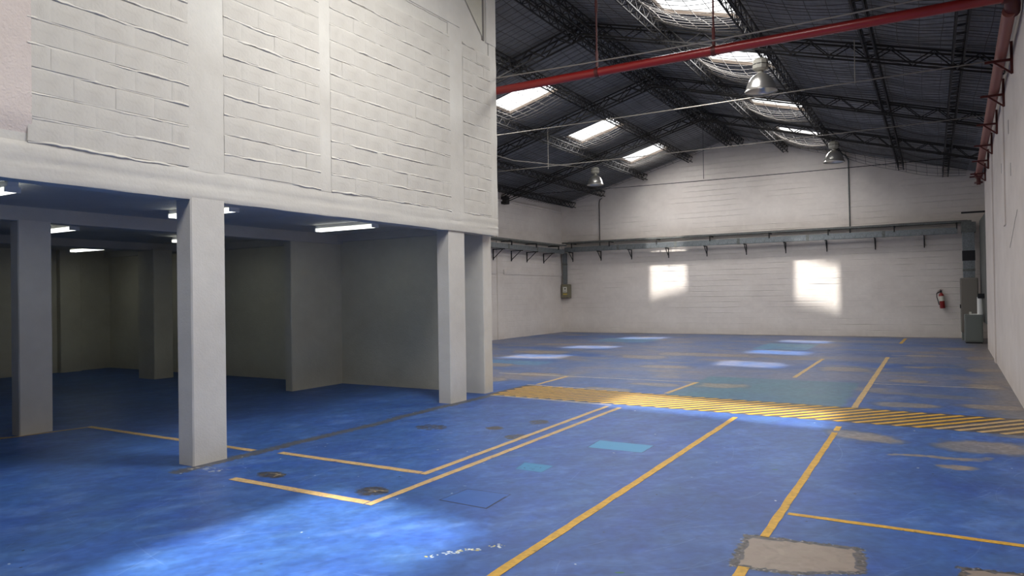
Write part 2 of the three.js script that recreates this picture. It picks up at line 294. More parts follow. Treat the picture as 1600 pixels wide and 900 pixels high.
  for (let k = 0; k < 46; k++) { const t = rnd(), x = lerp(-2.78, -2.45, t) + rr(-0.02, 0.02), z = lerp(-3.62, -4.05, t) + rr(-0.03, 0.03); c.fillStyle = k % 3 ? 'rgba(228,226,206,0.85)' : 'rgba(216,190,90,0.85)'; c.beginPath(); c.ellipse(px(x), pz(z), rr(0.003, 0.016) * sc, rr(0.003, 0.01) * sc, rr(0, 3), 0, 7); c.fill(); }
  // broken-out paint over bare concrete
  const bare = (p) => {
    const mx = p.reduce((q, v) => q + v[0], 0) / p.length, mz = p.reduce((q, v) => q + v[1], 0) / p.length;
    ragged(c, px, pz, p, 0.035, 16); c.fillStyle = 'rgba(92,84,78,0.85)'; c.fill();
    const rim = (n, cols, lo, hi, s0, s1) => { for (let k = 0; k < n; k++) { const e = Math.floor(rnd() * p.length), t = rnd(), q = rr(lo, hi), x = lerp(p[e][0], p[(e + 1) % p.length][0], t), z = lerp(p[e][1], p[(e + 1) % p.length][1], t); c.fillStyle = `rgba(${cols[k % cols.length]},${rr(0.25, 0.8)})`; c.beginPath(); c.ellipse(px(lerp(mx, x, q)), pz(lerp(mz, z, q)), rr(s0, s1) * sc, rr(s0, s1) * 0.6 * sc, rr(0, 3), 0, 7); c.fill(); } };
    rim(260, ['70,64,58', '52,48,46', '110,100,90'], 0.9, 1.03, 0.006, 0.03);
    ragged(c, px, pz, p.map(([x, z]) => [lerp(mx, x, 0.88), lerp(mz, z, 0.87)]), 0.035, 14); c.fillStyle = 'rgb(146,132,120)'; c.fill(); c.save(); c.clip();
    for (let k = 0; k < 900; k++) { c.fillStyle = `rgba(${['166,152,138', '126,114,104', '152,138,124', '112,102,92'][k % 4]},${rr(0.06, 0.2)})`; c.beginPath(); c.ellipse(px(mx + rr(-0.6, 0.6)), pz(mz + rr(-0.5, 0.5)), rr(0.004, 0.07) * sc, rr(0.004, 0.03) * sc, rr(0, 3), 0, 7); c.fill(); }
    c.restore();
    rim(150, ['206,200,190', '190,182,170', '60,54,50'], 0.93, 1.05, 0.003, 0.012);
  };
  bare([[-1.12, -4.97], [-0.42, -5.05], [-0.36, -4.62], [-0.72, -4.4], [-1.08, -4.36]]);
  bare([[0.1, -4.97], [0.75, -5.08], [0.85, -4.5], [0.15, -4.45]]);
  // a curl of bared floor
  for (let k = 0; k < 420; k++) {
    let x, z, a = rr(0.008, 0.03); const t = rnd();
    if (k % 5 < 3) { x = lerp(-0.4, 0.45, t); z = -8.03 - 0.07 * Math.sin(t * 5.2) - 0.28 * t * t * t + rr(-0.05, 0.05) * (0.4 + t); } else { const q = rr(0, 6.3), d = Math.sqrt(rnd()); x = 0.17 + Math.cos(q) * d * 0.16; z = -7.72 + Math.sin(q) * d * 0.09 - (x > 0.22 ? 0.2 * (x - 0.22) : 0); }
    c.fillStyle = `rgba(${['152,138,124', '132,120,112', '112,106,112'][k % 3]},${rr(0.15, 0.5)})`; c.beginPath(); c.ellipse(px(x), pz(z), a * 1.6 * sc, a * sc, rr(-0.4, 0.4), 0, 7); c.fill();
  }
  // crumbs of paint at the column foot
  for (let k = 0; k < 40; k++) { c.fillStyle = `rgba(206,198,180,${rr(0.3, 0.8)})`; c.beginPath(); c.ellipse(px(-6.22 + rr(-0.05, 0.35)), pz(-4.42 + rr(-0.14, 0.04)), rr(0.004, 0.03) * sc, rr(0.003, 0.012) * sc, 0.2, 0, 7); c.fill(); }
});
const texF = floorTex(...ZF, 2048, 2048, (c, px, pz, sc) => {
  scratches(c, px, pz, sc, 900, -13.5, 1.1, -27.4, -11.6, 0.05, 0.22); specks(c, px, pz, sc, 160, -13.5, 1.1, -27, -11.7);
});
const texM = floorTex(...ZM, 1024, 1024, (c, px, pz, sc) => { scratches(c, px, pz, sc, 160, -13, -6.6, -10, -2.1, 0.04, 0.16); specks(c, px, pz, sc, 30, -11, -6.6, -10, -2.2); });
const floorBump = rep(grainTex, 0.5);
const fm = (t, o = {}) => new THREE.MeshPhysicalMaterial({ map: t, roughness: 0.46, bumpMap: null, specularIntensity: 0.85, ...o });
const matBack = M({ color: 0x305a98, roughness: 0.5 });
const zone = (x0, x1, z0, z1) => { const g = new THREE.BoxGeometry(x1 - x0, 0.3, z1 - z0).toNonIndexed(); g.translate((x0 + x1) / 2, -0.15, (z0 + z1) / 2); const p = g.attributes.position, u = g.attributes.uv; for (let k = 0; k < p.count; k++) u.setXY(k, (p.getX(k) - x0) / (x1 - x0), (p.getZ(k) - z0) / (z1 - z0)); g.clearGroups(); return g; };
const floor = struct(put('floor', mergeGeometries([zone(...ZN), zone(...ZF), zone(...ZM), zone(-17.8, 1.7, -2, 12.4)], true), [fm(texN), fm(texF), fm(texM), matBack]));
// painted lines, each laid on the floor
const lineGeo = (w, L, jag = 0.004) => {        // along -z, a hair thick, uneven edges
  const n = Math.max(2, Math.round(L / 0.12)), g = new G(), q = [];
  for (let k = 0; k <= n; k++) { const z = -L * k / n, a = -w / 2 + rr(-jag, jag), b = w / 2 + rr(-jag, jag); q.push([g.v(a, 0.002, z), g.v(b, 0.002, z), g.v(a, 0, z), g.v(b, 0, z)]); }
  for (let k = 0; k < n; k++) { const A = q[k], B = q[k + 1]; g.quad(A[0], A[1], B[1], B[0]); g.quad(A[2], A[0], B[0], B[2]); g.quad(A[1], A[3], B[3], B[1]); }
  return g.geo(0.3);
};
function line(name, x0, z0, x1, z1, w, m, y = 0.0004) { const o = put(name, lineGeo(w, Math.hypot(x1 - x0, z1 - z0)), m, floor); o.position.set(x0, y, z0); o.rotation.y = Math.atan2(-(x1 - x0), -(z1 - z0)); return o; }
line('lane_line', -2.25, -2.2, -2.25, -9.52, 0.068, mat.yellow);
line('lane_line', -1.0, -3.2, -1.0, -4.38, 0.062, mat.yellow); line('lane_line', -1.0, -4.98, -1.0, -8.98, 0.062, mat.yellow); line('lane_line', -1.0, -9.1, -1.0, -9.4, 0.062, mat.yellow);
line('lane_line', -0.97, -10.98, -0.96, -19.4, 0.08, mat.yellowPale); line('lane_line', -0.86, -24.3, -0.8, -26.8, 0.09, mat.yellow);
line('bay_line', -3.885, -4.29, -3.9, -9.62, 0.07, mat.yellowPale); line('bay_line', -4.085, -5.26, -4.11, -9.66, 0.07, mat.yellowPale);
line('bay_line', -5.56, -4.335, -3.93, -4.335, 0.085, mat.yellowPale, 0.0008); line('bay_line', -6.02, -5.3, -4.13, -5.3, 0.085, mat.yellowPale, 0.0008);
line('bay_line', -9.56, -5.24, -6.36, -5.24, 0.085, mat.yellowPale); line('bay_line', -9.53, -5.2, -9.75, -4.1, 0.06, mat.yellowPale); line('bay_line', -9.7, -4.4, -10.1, -3.7, 0.1, mat.yellowPale);
line('bay_line', -0.95, -5.575, 0.86, -5.56, 0.06, mat.yellow);
line('aisle_line', -7.9, -12.82, -3.72, -12.88, 0.05, mat.white_line); line('aisle_line', -6.24, -11.45, -6.3, -12.8, 0.08, mat.yellowPale); line('aisle_line', -3.77, -11.28, -3.72, -12.9, 0.08, mat.yellowPale);
line('aisle_line', -2.28, -14.3, -2.28, -18.4, 0.08, mat.yellowPale); line('aisle_line', -0.92, -13.9, 0.9, -14.0, 0.04, mat.white_line); line('aisle_line', -0.92, -20, 0.55, -20, 0.06, mat.white_line); line('aisle_line', -6.4, -11.36, -5.2, -11.3, 0.05, mat.white_line); line('aisle_line', -6.3, -9.94, -4.1, -9.78, 0.05, mat.white_line);
{ // hazard stripes, slanting across the band
  const bot = (x) => lerp(-9.99, -9.68, (x + 6.3) / 7.2), top = (x) => lerp(-11.3, -10.83, (x + 6.3) / 7.2);
  for (let k = 0; k < 40; k++) {
    let x = -7.35 + k * 0.216, a = V(x, 0, bot(x));
    let zt = top(x + 1.1), b = V(x + (a.z - zt) * 0.86, 0, zt);
    if (a.x < -6.3) { const t = (-6.3 - a.x) / (b.x - a.x); if (t > 0.92) continue; a.lerpVectors(a.clone(), b, t); }
    if (b.x > 1.0) { const t = (1.0 - a.x) / (b.x - a.x); if (t < 0.1) continue; b.lerpVectors(a, b.clone(), t); }
    line('hazard_stripe', a.x, a.z, b.x, b.z, 0.078, k > 33 ? mat.yellowPale : mat.yellow, 0.0003);
  }
}

// ------------------------------------------------------------------ walls
const XR = (z) => 1.25 - 0.01945 * (z + 23.05);   // face of the right wall
{
  const w = put('wall_far', new G().grid(1, 1, (u, v) => [0, 0, 0]), mat.far); scene.remove(w);
  const sh = new THREE.Shape(); sh.moveTo(-13.95, -0.3); sh.lineTo(2.1, -0.3); sh.lineTo(2.1, roofY(2.1) + 0.12); sh.lineTo(RX, RY + 0.12); sh.lineTo(-13.95, roofY(-13.95) + 0.12); sh.closePath();
  const g = new THREE.ExtrudeGeometry(sh, { depth: 0.25, bevelEnabled: false }); g.translate(0, 0, -27.82);
  w.geometry = boxUV(g); scene.add(struct(w));
  const b = new THREE.ExtrudeGeometry((() => { const s = new THREE.Shape(); s.moveTo(-17.8, -0.3); s.lineTo(2.1, -0.3); s.lineTo(2.1, roofY(2.1) + 0.12); s.lineTo(RX, RY + 0.12); s.lineTo(-17.8, roofY(-17.8) + 0.12); s.closePath(); return s; })(), { depth: 0.25, bevelEnabled: false }); b.translate(0, 0, 12.2);
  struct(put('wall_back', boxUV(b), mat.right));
}
{ // left wall of the hall: panels between shallow grooves, a ledge band below the eaves
  const w = structure('wall_left');
  put('wall_panel', new G().box(-13.95, -13.72, -0.3, roofY(-13.72) + 0.1, -27.7, -10.2), mat.leftw, w);
  const post = (z0, z1) => put('pilaster', new G().box(-13.74, -13.69, 0, 4.95, z0, z1), mat.leftw, w);
  post(-22.62, -22.2); post(-18.1, -17.7);
  put('tie_beam', new G().box(-13.74, -13.695, 2.4, 2.57, -27.5, -22.68), mat.leftw, w); put('tie_beam', new G().box(-13.74, -13.695, 2.4, 2.57, -22.14, -18.2), mat.leftw, w);
  put('ledge', new G().box(-13.74, -13.67, 5.1, 5.16, -27.56, -10.3), mat.leftw, w);
  put('wall_panel', new G().box(-17.8, -17.45, -0.3, roofY(-17.8), -10.3, 12.4), mat.inside, w);
}
{ // right wall, a hair out of square, with shallow pilasters; it steps back before the far corner
  const w = structure('wall_right'), g = new G();
  const slab = (z0, z1, y0, y1, d0, d1, m, name) => { const q = new G(), a = [[XR(z0) + d0, z0], [XR(z1) + d0, z1], [XR(z1) + d1, z1], [XR(z0) + d1, z0]], lo = a.map(([x, z]) => q.v(x, y0, z)), hi = a.map(([x, z]) => q.v(x, y1, z)); q.quad(lo[0], lo[1], lo[2], lo[3]); q.quad(hi[3], hi[2], hi[1], hi[0]); for (let k = 0; k < 4; k++) { const n = (k + 1) % 4; q.quad(lo[k], hi[k], hi[n], lo[n]); } return put(name, q, m, w); };
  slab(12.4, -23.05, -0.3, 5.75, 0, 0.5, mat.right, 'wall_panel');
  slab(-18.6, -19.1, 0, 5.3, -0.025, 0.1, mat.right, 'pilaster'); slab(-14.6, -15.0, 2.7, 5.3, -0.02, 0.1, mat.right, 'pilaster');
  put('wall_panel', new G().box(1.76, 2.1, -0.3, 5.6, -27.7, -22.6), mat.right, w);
  // scars and a hairline crack
  const scar = (z, y, w2, h) => { const x = XR(z) - 0.002; put('scar', new G().box(x, x + 0.02, y, y + h, z - w2 / 2, z + w2 / 2), mat.slab, w); };
  scar(-13.6, 4.05, 0.1, 0.22); scar(-13.3, 3.35, 0.08, 0.2); scar(-15.6, 3.7, 0.05, 0.18);
  const cr = []; for (let k = 0; k <= 10; k++) { const z = -12.2 - k * 0.16; cr.push(V(XR(z), 2.72 - k * 0.045 + rr(-0.012, 0.012), z)); } put('crack', new G().tube(cr, 0.005, 4), mat.slab, w);
}
// ------------------------------------------------------------------ the block storey over the columns
const FX = -6.31;
{
  const w = structure('wall_mezzanine');
  put('backing', new G().box(FX - 0.22, FX - 0.012, 2.66, 7.42, -10.27, 12.2), mat.block, w);
  put('end_wall', boxUV((() => { const s = new THREE.Shape(); s.moveTo(-17.45, -0.3); s.lineTo(-6.85, -0.3); s.lineTo(-6.85, 2.66); s.lineTo(FX - 0.1, 2.66); s.lineTo(FX - 0.1, RY); s.lineTo(-17.45, roofY(-17.45)); s.closePath(); const g = new THREE.ExtrudeGeometry(s, { depth: 0.17, bevelEnabled: false }); g.translate(0, 0, -10.28); return g; })()), mat.inside, w);
  // concrete edge beam with board marks
  const beam = new G(); const nz = 300;
  beam.grid(nz, 10, (u, v) => { const z = 12.2 - u * 22.48, y = 2.64 + v * 0.31 + (v === 0 ? 0.012 * (fbm(z * 2.2, 3, 3) - 0.5) : 0), f = 0.014 * (fbm(z * 1.1, y * 26, 3) - 0.5) + (v > 0.45 && v < 0.55 ? -0.006 : 0); return [FX + f + 0.002 - (v === 1 || v === 0 ? 0.008 : 0), y, z]; });
  put('edge_beam', beam.geo(0.5), mat.block, w);
  put('beam_soffit', new G().box(FX - 0.24, FX - 0.004, 2.645, 2.7, -10.26, 12.2), mat.soffit, w);
  // concrete ties rising through the blockwork
  const pier = (z0, z1, n) => { const g = new G(); g.grid(6, 60, (u, v) => { const y = 2.93 + v * 4.45, z = lerp(z0, z1, u) + (u === 0 || u === 1 ? 0.03 * (fbm(y * 3.3, z0, 3) - 0.5) : 0); return [FX + (u === 0 || u === 1 ? -0.002 : 0.002 + 0.012 * (fbm(y * 2.3, u * 3 + z0, 4) - 0.5)), y, z]; }); put('concrete_tie', g.geo(0.7), mat.block, w); };
  pier(-4.44, -4.9, 0); pier(-6.2, -6.42, 1); pier(-8.9, -9.3, 2); pier(-10.06, -10.285, 3);
  put('plaster_panel', new G().grid(40, 40, (u, v, i) => { const z = i === 39 ? -3.03 : lerp(12.2, -3.05, u) + (u === 1 ? 0.04 * (fbm(v * 9, 2, 3) - 0.5) : 0), y = v === 0 ? 2.93 : lerp(3.0, 7.4, v); return [FX + (u === 1 || v === 0 ? -0.03 : 0.006), y, z]; }).geo(0.7), mat.plasterPink, w);
  // smooth band; shade of a recess and gap coloured onto flat pieces at the corner
  put('plaster_band', new G().box(FX - 0.05, FX + 0.012, 5.83, 7.42, -9.2, -7.0), mat.column, w);
  put('corner_post', new G().box(FX - 0.05, FX + 0.012, 5.83, 7.42, -10.27, -9.98), mat.column, w);
  { const g = new G(), a = g.v(FX + 0.004, 5.9, -9.86), b = g.v(FX + 0.004, 7.4, -9.86), c = g.v(FX + 0.004, 7.4, -8.2), d = [FX - 0.03]; g.i.push(a, c, b); put('recess_shade', g.geo(0), mat.inside, w); }
  put('slit_shade', new G().box(FX - 0.06, FX + 0.003, 5.84, 7.4, -9.92, -9.865), mat.slab, w);
  // blocks: a few cast shapes, each laid on its own
  const shapes = [0, 1, 2, 3, 4, 5].map((s) => { const g = new G(), L = 0.41, H = 0.205; g.grid(10, 6, (u, v, i, j) => { const e = i === 0 || i === 10 || j === 0 || j === 6, k = i === 1 || i === 9 || j === 1 || j === 5, uu = i === 1 ? 0.02 : i === 9 ? 0.98 : u, vv = j === 1 ? 0.05 : j === 5 ? 0.93 : v; const top = j === 0 || j === 6, end = i === 0 || i === 10; return [(top ? -0.012 : end ? 0.0024 : j === 1 || j === 5 ? 0.0035 : i === 1 || i === 9 ? 0.0032 : 0.005) + (top || end ? 0 : 0.007 * (fbm(u * 3 + s * 9, v * 2 + s * 5, 3) - 0.5)), (vv - 0.5) * H, -(uu - 0.5) * L]; }); return g.geo(0.5); });
  const rest = [];
  let count = 0;
  const panels = [[-3.0, -4.46], [-4.87, -6.22], [-6.4, -8.92], [-9.28, -10.08]];
  for (let row = 0; row < 20; row++) {
    const y0 = 2.95 + row * 0.205, y = y0 + 0.1025;
    for (const [za, zb] of panels) {
      const W = za - zb, n = Math.max(2, Math.round(W / 0.41)), L = W / n, off = row % 2 ? 0.5 : 0;
      for (let k = 0; k < n + (off ? 1 : 0); k++) {
        let a = (k - off) * L, b = a + L; a = Math.max(0, a); b = Math.min(W, b); if (b - a < 0.05) continue;
        const z = za - (a + b) / 2; if (y0 > 5.6 && z < -7.0) continue; if (y0 > 6.7) continue;
        const sh = shapes[Math.floor(rnd() * 6)], sx = 0.8 + rnd() * 0.4;
        const m = new THREE.Mesh(sh, mat.block); m.name = 'block'; m.castShadow = m.receiveShadow = true; m.position.set(FX + rr(-0.002, 0.002), y, z); m.scale.set(1, 1.0, (b - a) / 0.41 * 1.004); m.rotation.set(rr(-0.002, 0.002), rr(-0.003, 0.003), rr(-0.012, 0.012));
        if (count < 300) { w.add(m); count++; } else { m.updateMatrix(); rest.push(sh.clone().applyMatrix4(m.matrix)); }
      }
    }
  }
  if (rest.length) put('block_course', mergeGeometries(rest), mat.block, w).userData.kind = 'stuff';
  // mortar squeezed out of the bed joints, painted over
  const mo = new G();
  for (let row = 0; row <= 19; row++) for (const [za, zb] of panels) {
    const y = 2.95 + row * 0.205, n = Math.round((za - zb) / 0.022), rows = []; if (y > 5.7 && za < -6.4) continue;
    for (let k = 0; k <= n; k++) {
      const z = lerp(za, zb, k / n), on = smooth(0.3, 0.62, fbm(z * 1.5 + row * 31, row * 7.3, 3)), h = on * (0.001 + 0.022 * fbm(z * 10 + row * 3, row, 3)), dy = 0.034 * (fbm(z * 1.7, row * 5.1, 4) - 0.5) + 0.016 * (fbm(z * 11, row * 3.1, 3) - 0.5), t = 0.008 + 0.022 * fbm(z * 7, row * 9.3, 3);
      rows.push([[FX - 0.014, y + dy + t * 1.5, z], [FX - 0.001 + h * 0.45, y + dy + t * 0.6, z], [FX + h, y + dy - t * 0.25, z], [FX - 0.002 + h * 0.5, y + dy - t * 0.6, z], [FX - 0.016, y + dy - t * 0.8, z]].map((q) => mo.v(...q)));
    }
    for (let k = 0; k < n; k++) for (let j = 0; j < 4; j++) mo.quad(rows[k][j + 1], rows[k][j], rows[k + 1][j], rows[k + 1][j + 1]);
  }
  const mm = put('mortar', mo.geo(0.9), mat.block, w); mm.userData.kind = 'stuff';
}
// mezzanine ceiling and the beams inside
{ const c = structure('ceiling_mezzanine'); put('slab', new G().box(-17.5, FX - 0.2, 2.83, 3.0, -10.2, 12.2), mat.soffit, c); }
const rounded = (x0, x1, y0, y1, z0, z1, r = 0.015) => boxUV(new RoundedBoxGeometry(x1 - x0, y1 - y0, z1 - z0, 2, r).translate((x0 + x1) / 2, (y0 + y1) / 2, (z0 + z1) / 2));
const beamThing = (x0, x1, z0, z1, label, y0 = 2.65) => tag(put('concrete_beam', rounded(x0, x1, y0, 2.84, z0, z1, 0.01), mat.soffit), label, 'beam', undefined);
beamThing(-9.9, -9.69, -10.12, 12, 'long grey concrete beam over the second row of columns');
beamThing(-14.5, -14.0, -10.12, 12, 'deepest concrete beam in the dark back of the undercroft', 2.68);
beamThing(-17.46, -6.86, -10.13, -9.98, 'shallow beam along the undercroft end wall', 2.7);
const columnThing = (x0, x1, z0, z1, label, h = 2.66, m = mat.column) => {   // hand-finished: edges wander a little
  const g = new G(), ring = [[x0, z1], [x1, z1], [x1, z0], [x0, z0]], n = 22, pts = [];
  const r = 0.012, loop = []; ring.forEach(([x, z], k) => { const [px, pz] = ring[(k + 3) % 4], [nx, nz] = ring[(k + 1) % 4], d = (ax, az) => { const l = Math.hypot(ax - x, az - z); return [x + (ax - x) / l * r, z + (az - z) / l * r]; }; loop.push(d(px, pz), d(nx, nz)); });
  for (let j = 0; j <= n; j++) pts.push(loop.map(([x, z], k) => { const y = h * j / n, e = 0.007 * (fbm(y * 3.1 + k * 11 + x0 * 5, z0, 3) - 0.5) + (j === 0 ? 0.004 * (rnd() - 0.5) : 0); return g.v(x + e * (k % 2 ? 1 : -1), j === 0 ? -0.01 : y, z + e); }));
  for (let j = 0; j < n; j++) for (let k = 0; k < 8; k++) { const m2 = (k + 1) % 8; g.quad(pts[j][k], pts[j][m2], pts[j + 1][m2], pts[j + 1][k]); }
  return tag(put('concrete_column', g.geo(0.5), m), label, 'column');
};
columnThing(-6.545, -6.305, -4.865, -4.47, 'nearest white concrete column, standing by the yellow corner line');
columnThing(-6.57, -6.335, -9.31, -8.88, 'white concrete column just before the end of the block storey');
columnThing(-6.85, -6.46, -10.29, -10.03, 'white corner pier at the far end of the block storey');
columnThing(-9.87, -9.68, -4.87, -4.48, 'shaded grey column at the left edge, beside faded yellow stripes');
columnThing(-9.92, -9.745, -10.13, -8.87, 'deep wall pier in the undercroft beside the end wall', 2.84, mat.inside);
columnThing(-14.48, -13.92, -9.42, -8.99, 'dim rear column deep inside the undercroft', 2.7, mat.inside);
columnThing(-17.5, -17.3, -9.35, -8.88, 'faint half column against the darkest back wall', 2.84, mat.inside);

// ------------------------------------------------------------------ fluorescent battens under the mezzanine
const battens = [[-8.1, -8.52, 'lit twin tube batten nearest the end wall of the undercroft'], [-8.06, -5.88, 'lit batten half hidden behind the nearest white column'], [-8.38, -3.55, 'lit batten cut off by the left edge under the beam'], [-11.85, -5.98, 'lit batten behind the shaded grey column'], [-15.7, -8.65, 'farthest lit tube low in the dark back bay'], [-11.75, -8.42, 'lit batten barely peeking past the nearest white column']];
for (const [x, z, label] of battens) {
  const t = thing('fluorescent_batten', label, 'light', [x, 2.83, z], 'fluorescent battens under the mezzanine');
  put('housing', rounded(-0.63, 0.63, -0.055, 0, -0.05, 0.05, 0.008), mat.white, t);
  for (const s of [-1, 1]) { put('tube', new G().tube([V(-0.6, -0.082, s * 0.045), V(0.6, -0.082, s * 0.045)], 0.021, 10), mat.tube, t); }
  for (const s of [-1, 1]) put('lamp_holder', new G().box(s * 0.615 - 0.012, s * 0.615 + 0.012, -0.105, -0.05, -0.07, 0.07), mat.white, t);
  const l = new THREE.RectAreaLight(new THREE.Color(0.95, 1, 0.8), 5.0, 1.2, 0.12); l.position.set(x, 2.72, z); l.lookAt(x, 0, z); scene.add(l);
}

// ------------------------------------------------------------------ roof
{
  const c = structure('ceiling');
  const sheet = (x0, x1, z0, z1) => {          // one piece of ribbed roof sheet with its deck above
    const side = (x0 + x1) / 2 > RX ? 1 : -1, g = new G(), n = Math.max(4, Math.round((z1 - z0) / 0.03)), rib = (z) => { const f = ((z / 0.24) % 1 + 1) % 1; return f < 0.12 ? 0.028 * f / 0.12 : f < 0.25 ? 0.028 : f < 0.37 ? 0.028 * (0.37 - f) / 0.12 : 0; };
    g.grid(1, n, (u, v) => { const x = lerp(x0, x1, u), z = lerp(z0, z1, v); return [x, roofY(x) + rib(z), z]; });
    put('roof_sheet', g.geo(0.3), mat.roof, c);
    const d = new G(), q = [[x0, z0], [x1, z0], [x1, z1], [x0, z1]], lo = q.map(([x, z]) => d.v(x, roofY(x) + 0.03, z)), hi = q.map(([x, z]) => d.v(x, roofY(x) + 0.1, z)); d.quad(...lo); d.quad(...hi.slice().reverse()); for (let k = 0; k < 4; k++) d.quad(lo[k], hi[k], hi[(k + 1) % 4], lo[(k + 1) % 4]);
    put('roof_deck', d, mat.slab, c);
  };
  const slope = (xa, xb, holes) => {            // holes sorted by z, all within xa..xb
    const hx0 = Math.min(...holes.map((h) => h[0])), hx1 = Math.max(...holes.map((h) => h[1])), Z0 = -27.82, Z1 = 12.45;
    sheet(xa, hx0, Z0, Z1); sheet(hx1, xb, Z0, Z1);
    let z = Z0; for (const h of [...holes].sort((p, q) => p[2] - q[2])) { sheet(hx0, hx1, z, h[2]); if (h[0] > hx0 + 0.01) sheet(hx0, h[0], h[2], h[3]); if (h[1] < hx1 - 0.01) sheet(h[1], hx1, h[2], h[3]); z = h[3]; }
    sheet(hx0, hx1, z, Z1);
  };
  slope(RX, 2.15, skylights.filter((s) => s[0] > RX)); slope(-17.85, RX, skylights.filter((s) => s[0] < RX));
  put('ridge_cap', new G().box(RX - 0.2, RX + 0.2, RY + 0.02, RY + 0.12, -27.82, 12.45), mat.slab, c);
}
skylights.forEach(([x0, x1, z0, z1], k) => {     // translucent sheets let into the roof
  const w = structure(`window_${k + 1}`), g = new G(), n = 24;
  g.grid(1, n, (u, v) => { const x = lerp(x0, x1, u), z = lerp(z0, z1, v); return [x, roofY(x) + 0.06 + 0.008 * Math.sin(v * n * 1.57), z]; });
  put('skylight_sheet', g.geo(0.5), mat.sheet, w);
  const f = new G(); for (const z of [z0, z1]) f.bar(V(x0, roofY(x0) + 0.03, z), V(x1, roofY(x1) + 0.03, z), 0.02, 0.07); for (const x of [x0, x1]) f.bar(V(x, roofY(x) + 0.03, z0), V(x, roofY(x) + 0.03, z1), 0.02, 0.07);
  put('skylight_curb', f, mat.curb, w);
});
// lattice girders
function lattice(pts, wdir, wid, dep, pitch, t, chordMat, o, each) {   // pts: two ends of the top centre line
  const [a, b] = pts, L = a.distanceTo(b), d = b.clone().sub(a).normalize(), dn = V(0, -1, 0), s = wdir.clone().multiplyScalar(wid / 2);
  const at = (k, side, low) => a.clone().addScaledVector(d, k).addScaledVector(s, side).addScaledVector(dn, low ? dep : 0);
  for (const side of [-1, 1]) for (const low of [0, 1]) put(low ? 'bottom_chord' : 'top_chord', new G().bar(at(0, side, low), at(L, side, low), t, t), chordMat, o);
  const n = Math.round(L / pitch), all = new G();
  for (const side of [-1, 1]) for (let k = 0; k < n; k++) { const p = at(k * L / n, side, k % 2), q = at((k + 1) * L / n, side, (k + 1) % 2); if (each) put('diagonal', new G().bar(p, q, t * 0.62), chordMat, o); else all.bar(p, q, t * 0.62); }
  for (let k = 0; k <= n; k += 2) all.bar(at(k * L / n, -1, 0), at(k * L / n, 1, 0), t * 0.55); for (let k = 1; k <= n; k += 2) all.bar(at(k * L / n, -1, 1), at(k * L / n, 1, 1), t * 0.55);
  put('lacing', all, chordMat, o).userData.kind = 'stuff';
}
const trussZ = [-13.85, -18.25, -22.7];
const trussName = ['roof truss nearest the red overhead pipe, above the first bell lamp', 'middle roof truss between the two pairs of far skylights', 'farthest roof truss, carrying the two far bell lamps'];
trussZ.forEach((z, i) => {
  const o = thing('roof_truss', 'black lattice ' + trussName[i], 'truss', [0, 0, 0], 'lattice roof trusses');
  const off = 0.13, xe = XR(z) - 0.02, xl = i < 3 ? -13.7 : FX;
  lattice([V(RX, RY - off, z), V(xe, roofY(xe) - off, z)], V(0, 0, 1), 0.22, 0.24, 0.33, 0.03, mat.steel, o, i < 3);
  if (i < 3) lattice([V(RX, RY - off, z), V(xl, roofY(xl) - off, z)], V(0, 0, 1), 0.22, 0.24, 0.33, 0.03, mat.steel, o, true);
  if (i < 3) put('bearing', new G().box(-13.72, -13.5, 5.0, 5.28, z - 0.12, z + 0.12), mat.steel, o);
});
const purlins = [[-6.1, 'right of the ridge'], [-4.54, 'along the upper edge of the right skylights'], [-2.72, 'along the lower edge of the right skylights'], [-0.85, 'halfway down the right slope'], [0.42, 'nearest the right wall'], [-6.52, 'left of the ridge'], [-8.06, 'along the upper edge of the left skylights'], [-9.9, 'along the lower edge of the left skylights'], [-11.75, 'halfway down the left slope'], [-13.1, 'nearest the left wall']];
for (const [x, where] of purlins) {
  const o = thing('roof_purlin', 'black lattice purlin ' + where, 'purlin', [0, 0, 0], 'lattice roof purlins'), z1 = x < RX ? -10.3 : 12;
  lattice([V(x, roofY(x) - 0.12, z1), V(x, roofY(x) - 0.12, -27.55)], V(1, 0, 0), 0.15, 0.2, 0.2, 0.024, mat.steel, o, false);
}
// wire netting hung under the roof sheet
function netting(xa, xb, z0, z1, sagOf, label) {
  const g = new G(), off = (x, z) => sagOf(x, z);
  const P3 = (x, z) => V(x, roofY(x) - off(x, z), z), side = xb > RX ? 1 : -1;
  for (let z = z0; z <= z1; z += 0.2) { const pts = [], jz = rr(-0.02, 0.02); for (let k = 0; k <= 26; k++) { const x = lerp(xa, xb, k / 26); pts.push(P3(x, z + jz + 0.02 * Math.sin(x * 3 + z))); } g.tube(pts, 0.0062, 3); }
  for (let x = Math.min(xa, xb) + 0.1; x < Math.max(xa, xb); x += 0.3) { const pts = [], n = Math.round((z1 - z0) / 0.4); for (let k = 0; k <= n; k++) { const z = lerp(z0, z1, k / n); pts.push(P3(x + 0.015 * Math.sin(z * 2 + x), z)); } g.tube(pts, 0.0062, 3); }
  return tag(put('wire_netting', g.geo(0), mat.wire), label, 'netting');
}
const bay = (z) => { const f = ((z + 13.85) / 4.43 % 1 + 1) % 1; return Math.sin(Math.PI * f); };
const between = (x, a, b) => (x > a && x < b ? Math.sin(Math.PI * (x - a) / (b - a)) : 0);
netting(RX + 0.1, 1.0, -27.45, -9, (x, z) => 0.1 + 0.02 * Math.sin(z * 5 + x * 2) + 0.24 * bay(z) * between(x, -4.6, -2.6) + 0.1 * bay(z) * (between(x, -2.72, -0.85) + between(x, -0.85, 0.42)) + 0.28 * smooth(-26.9, -27.4, z) * between(x, -3, 1.4), 'sagging wire netting under the right roof slope');
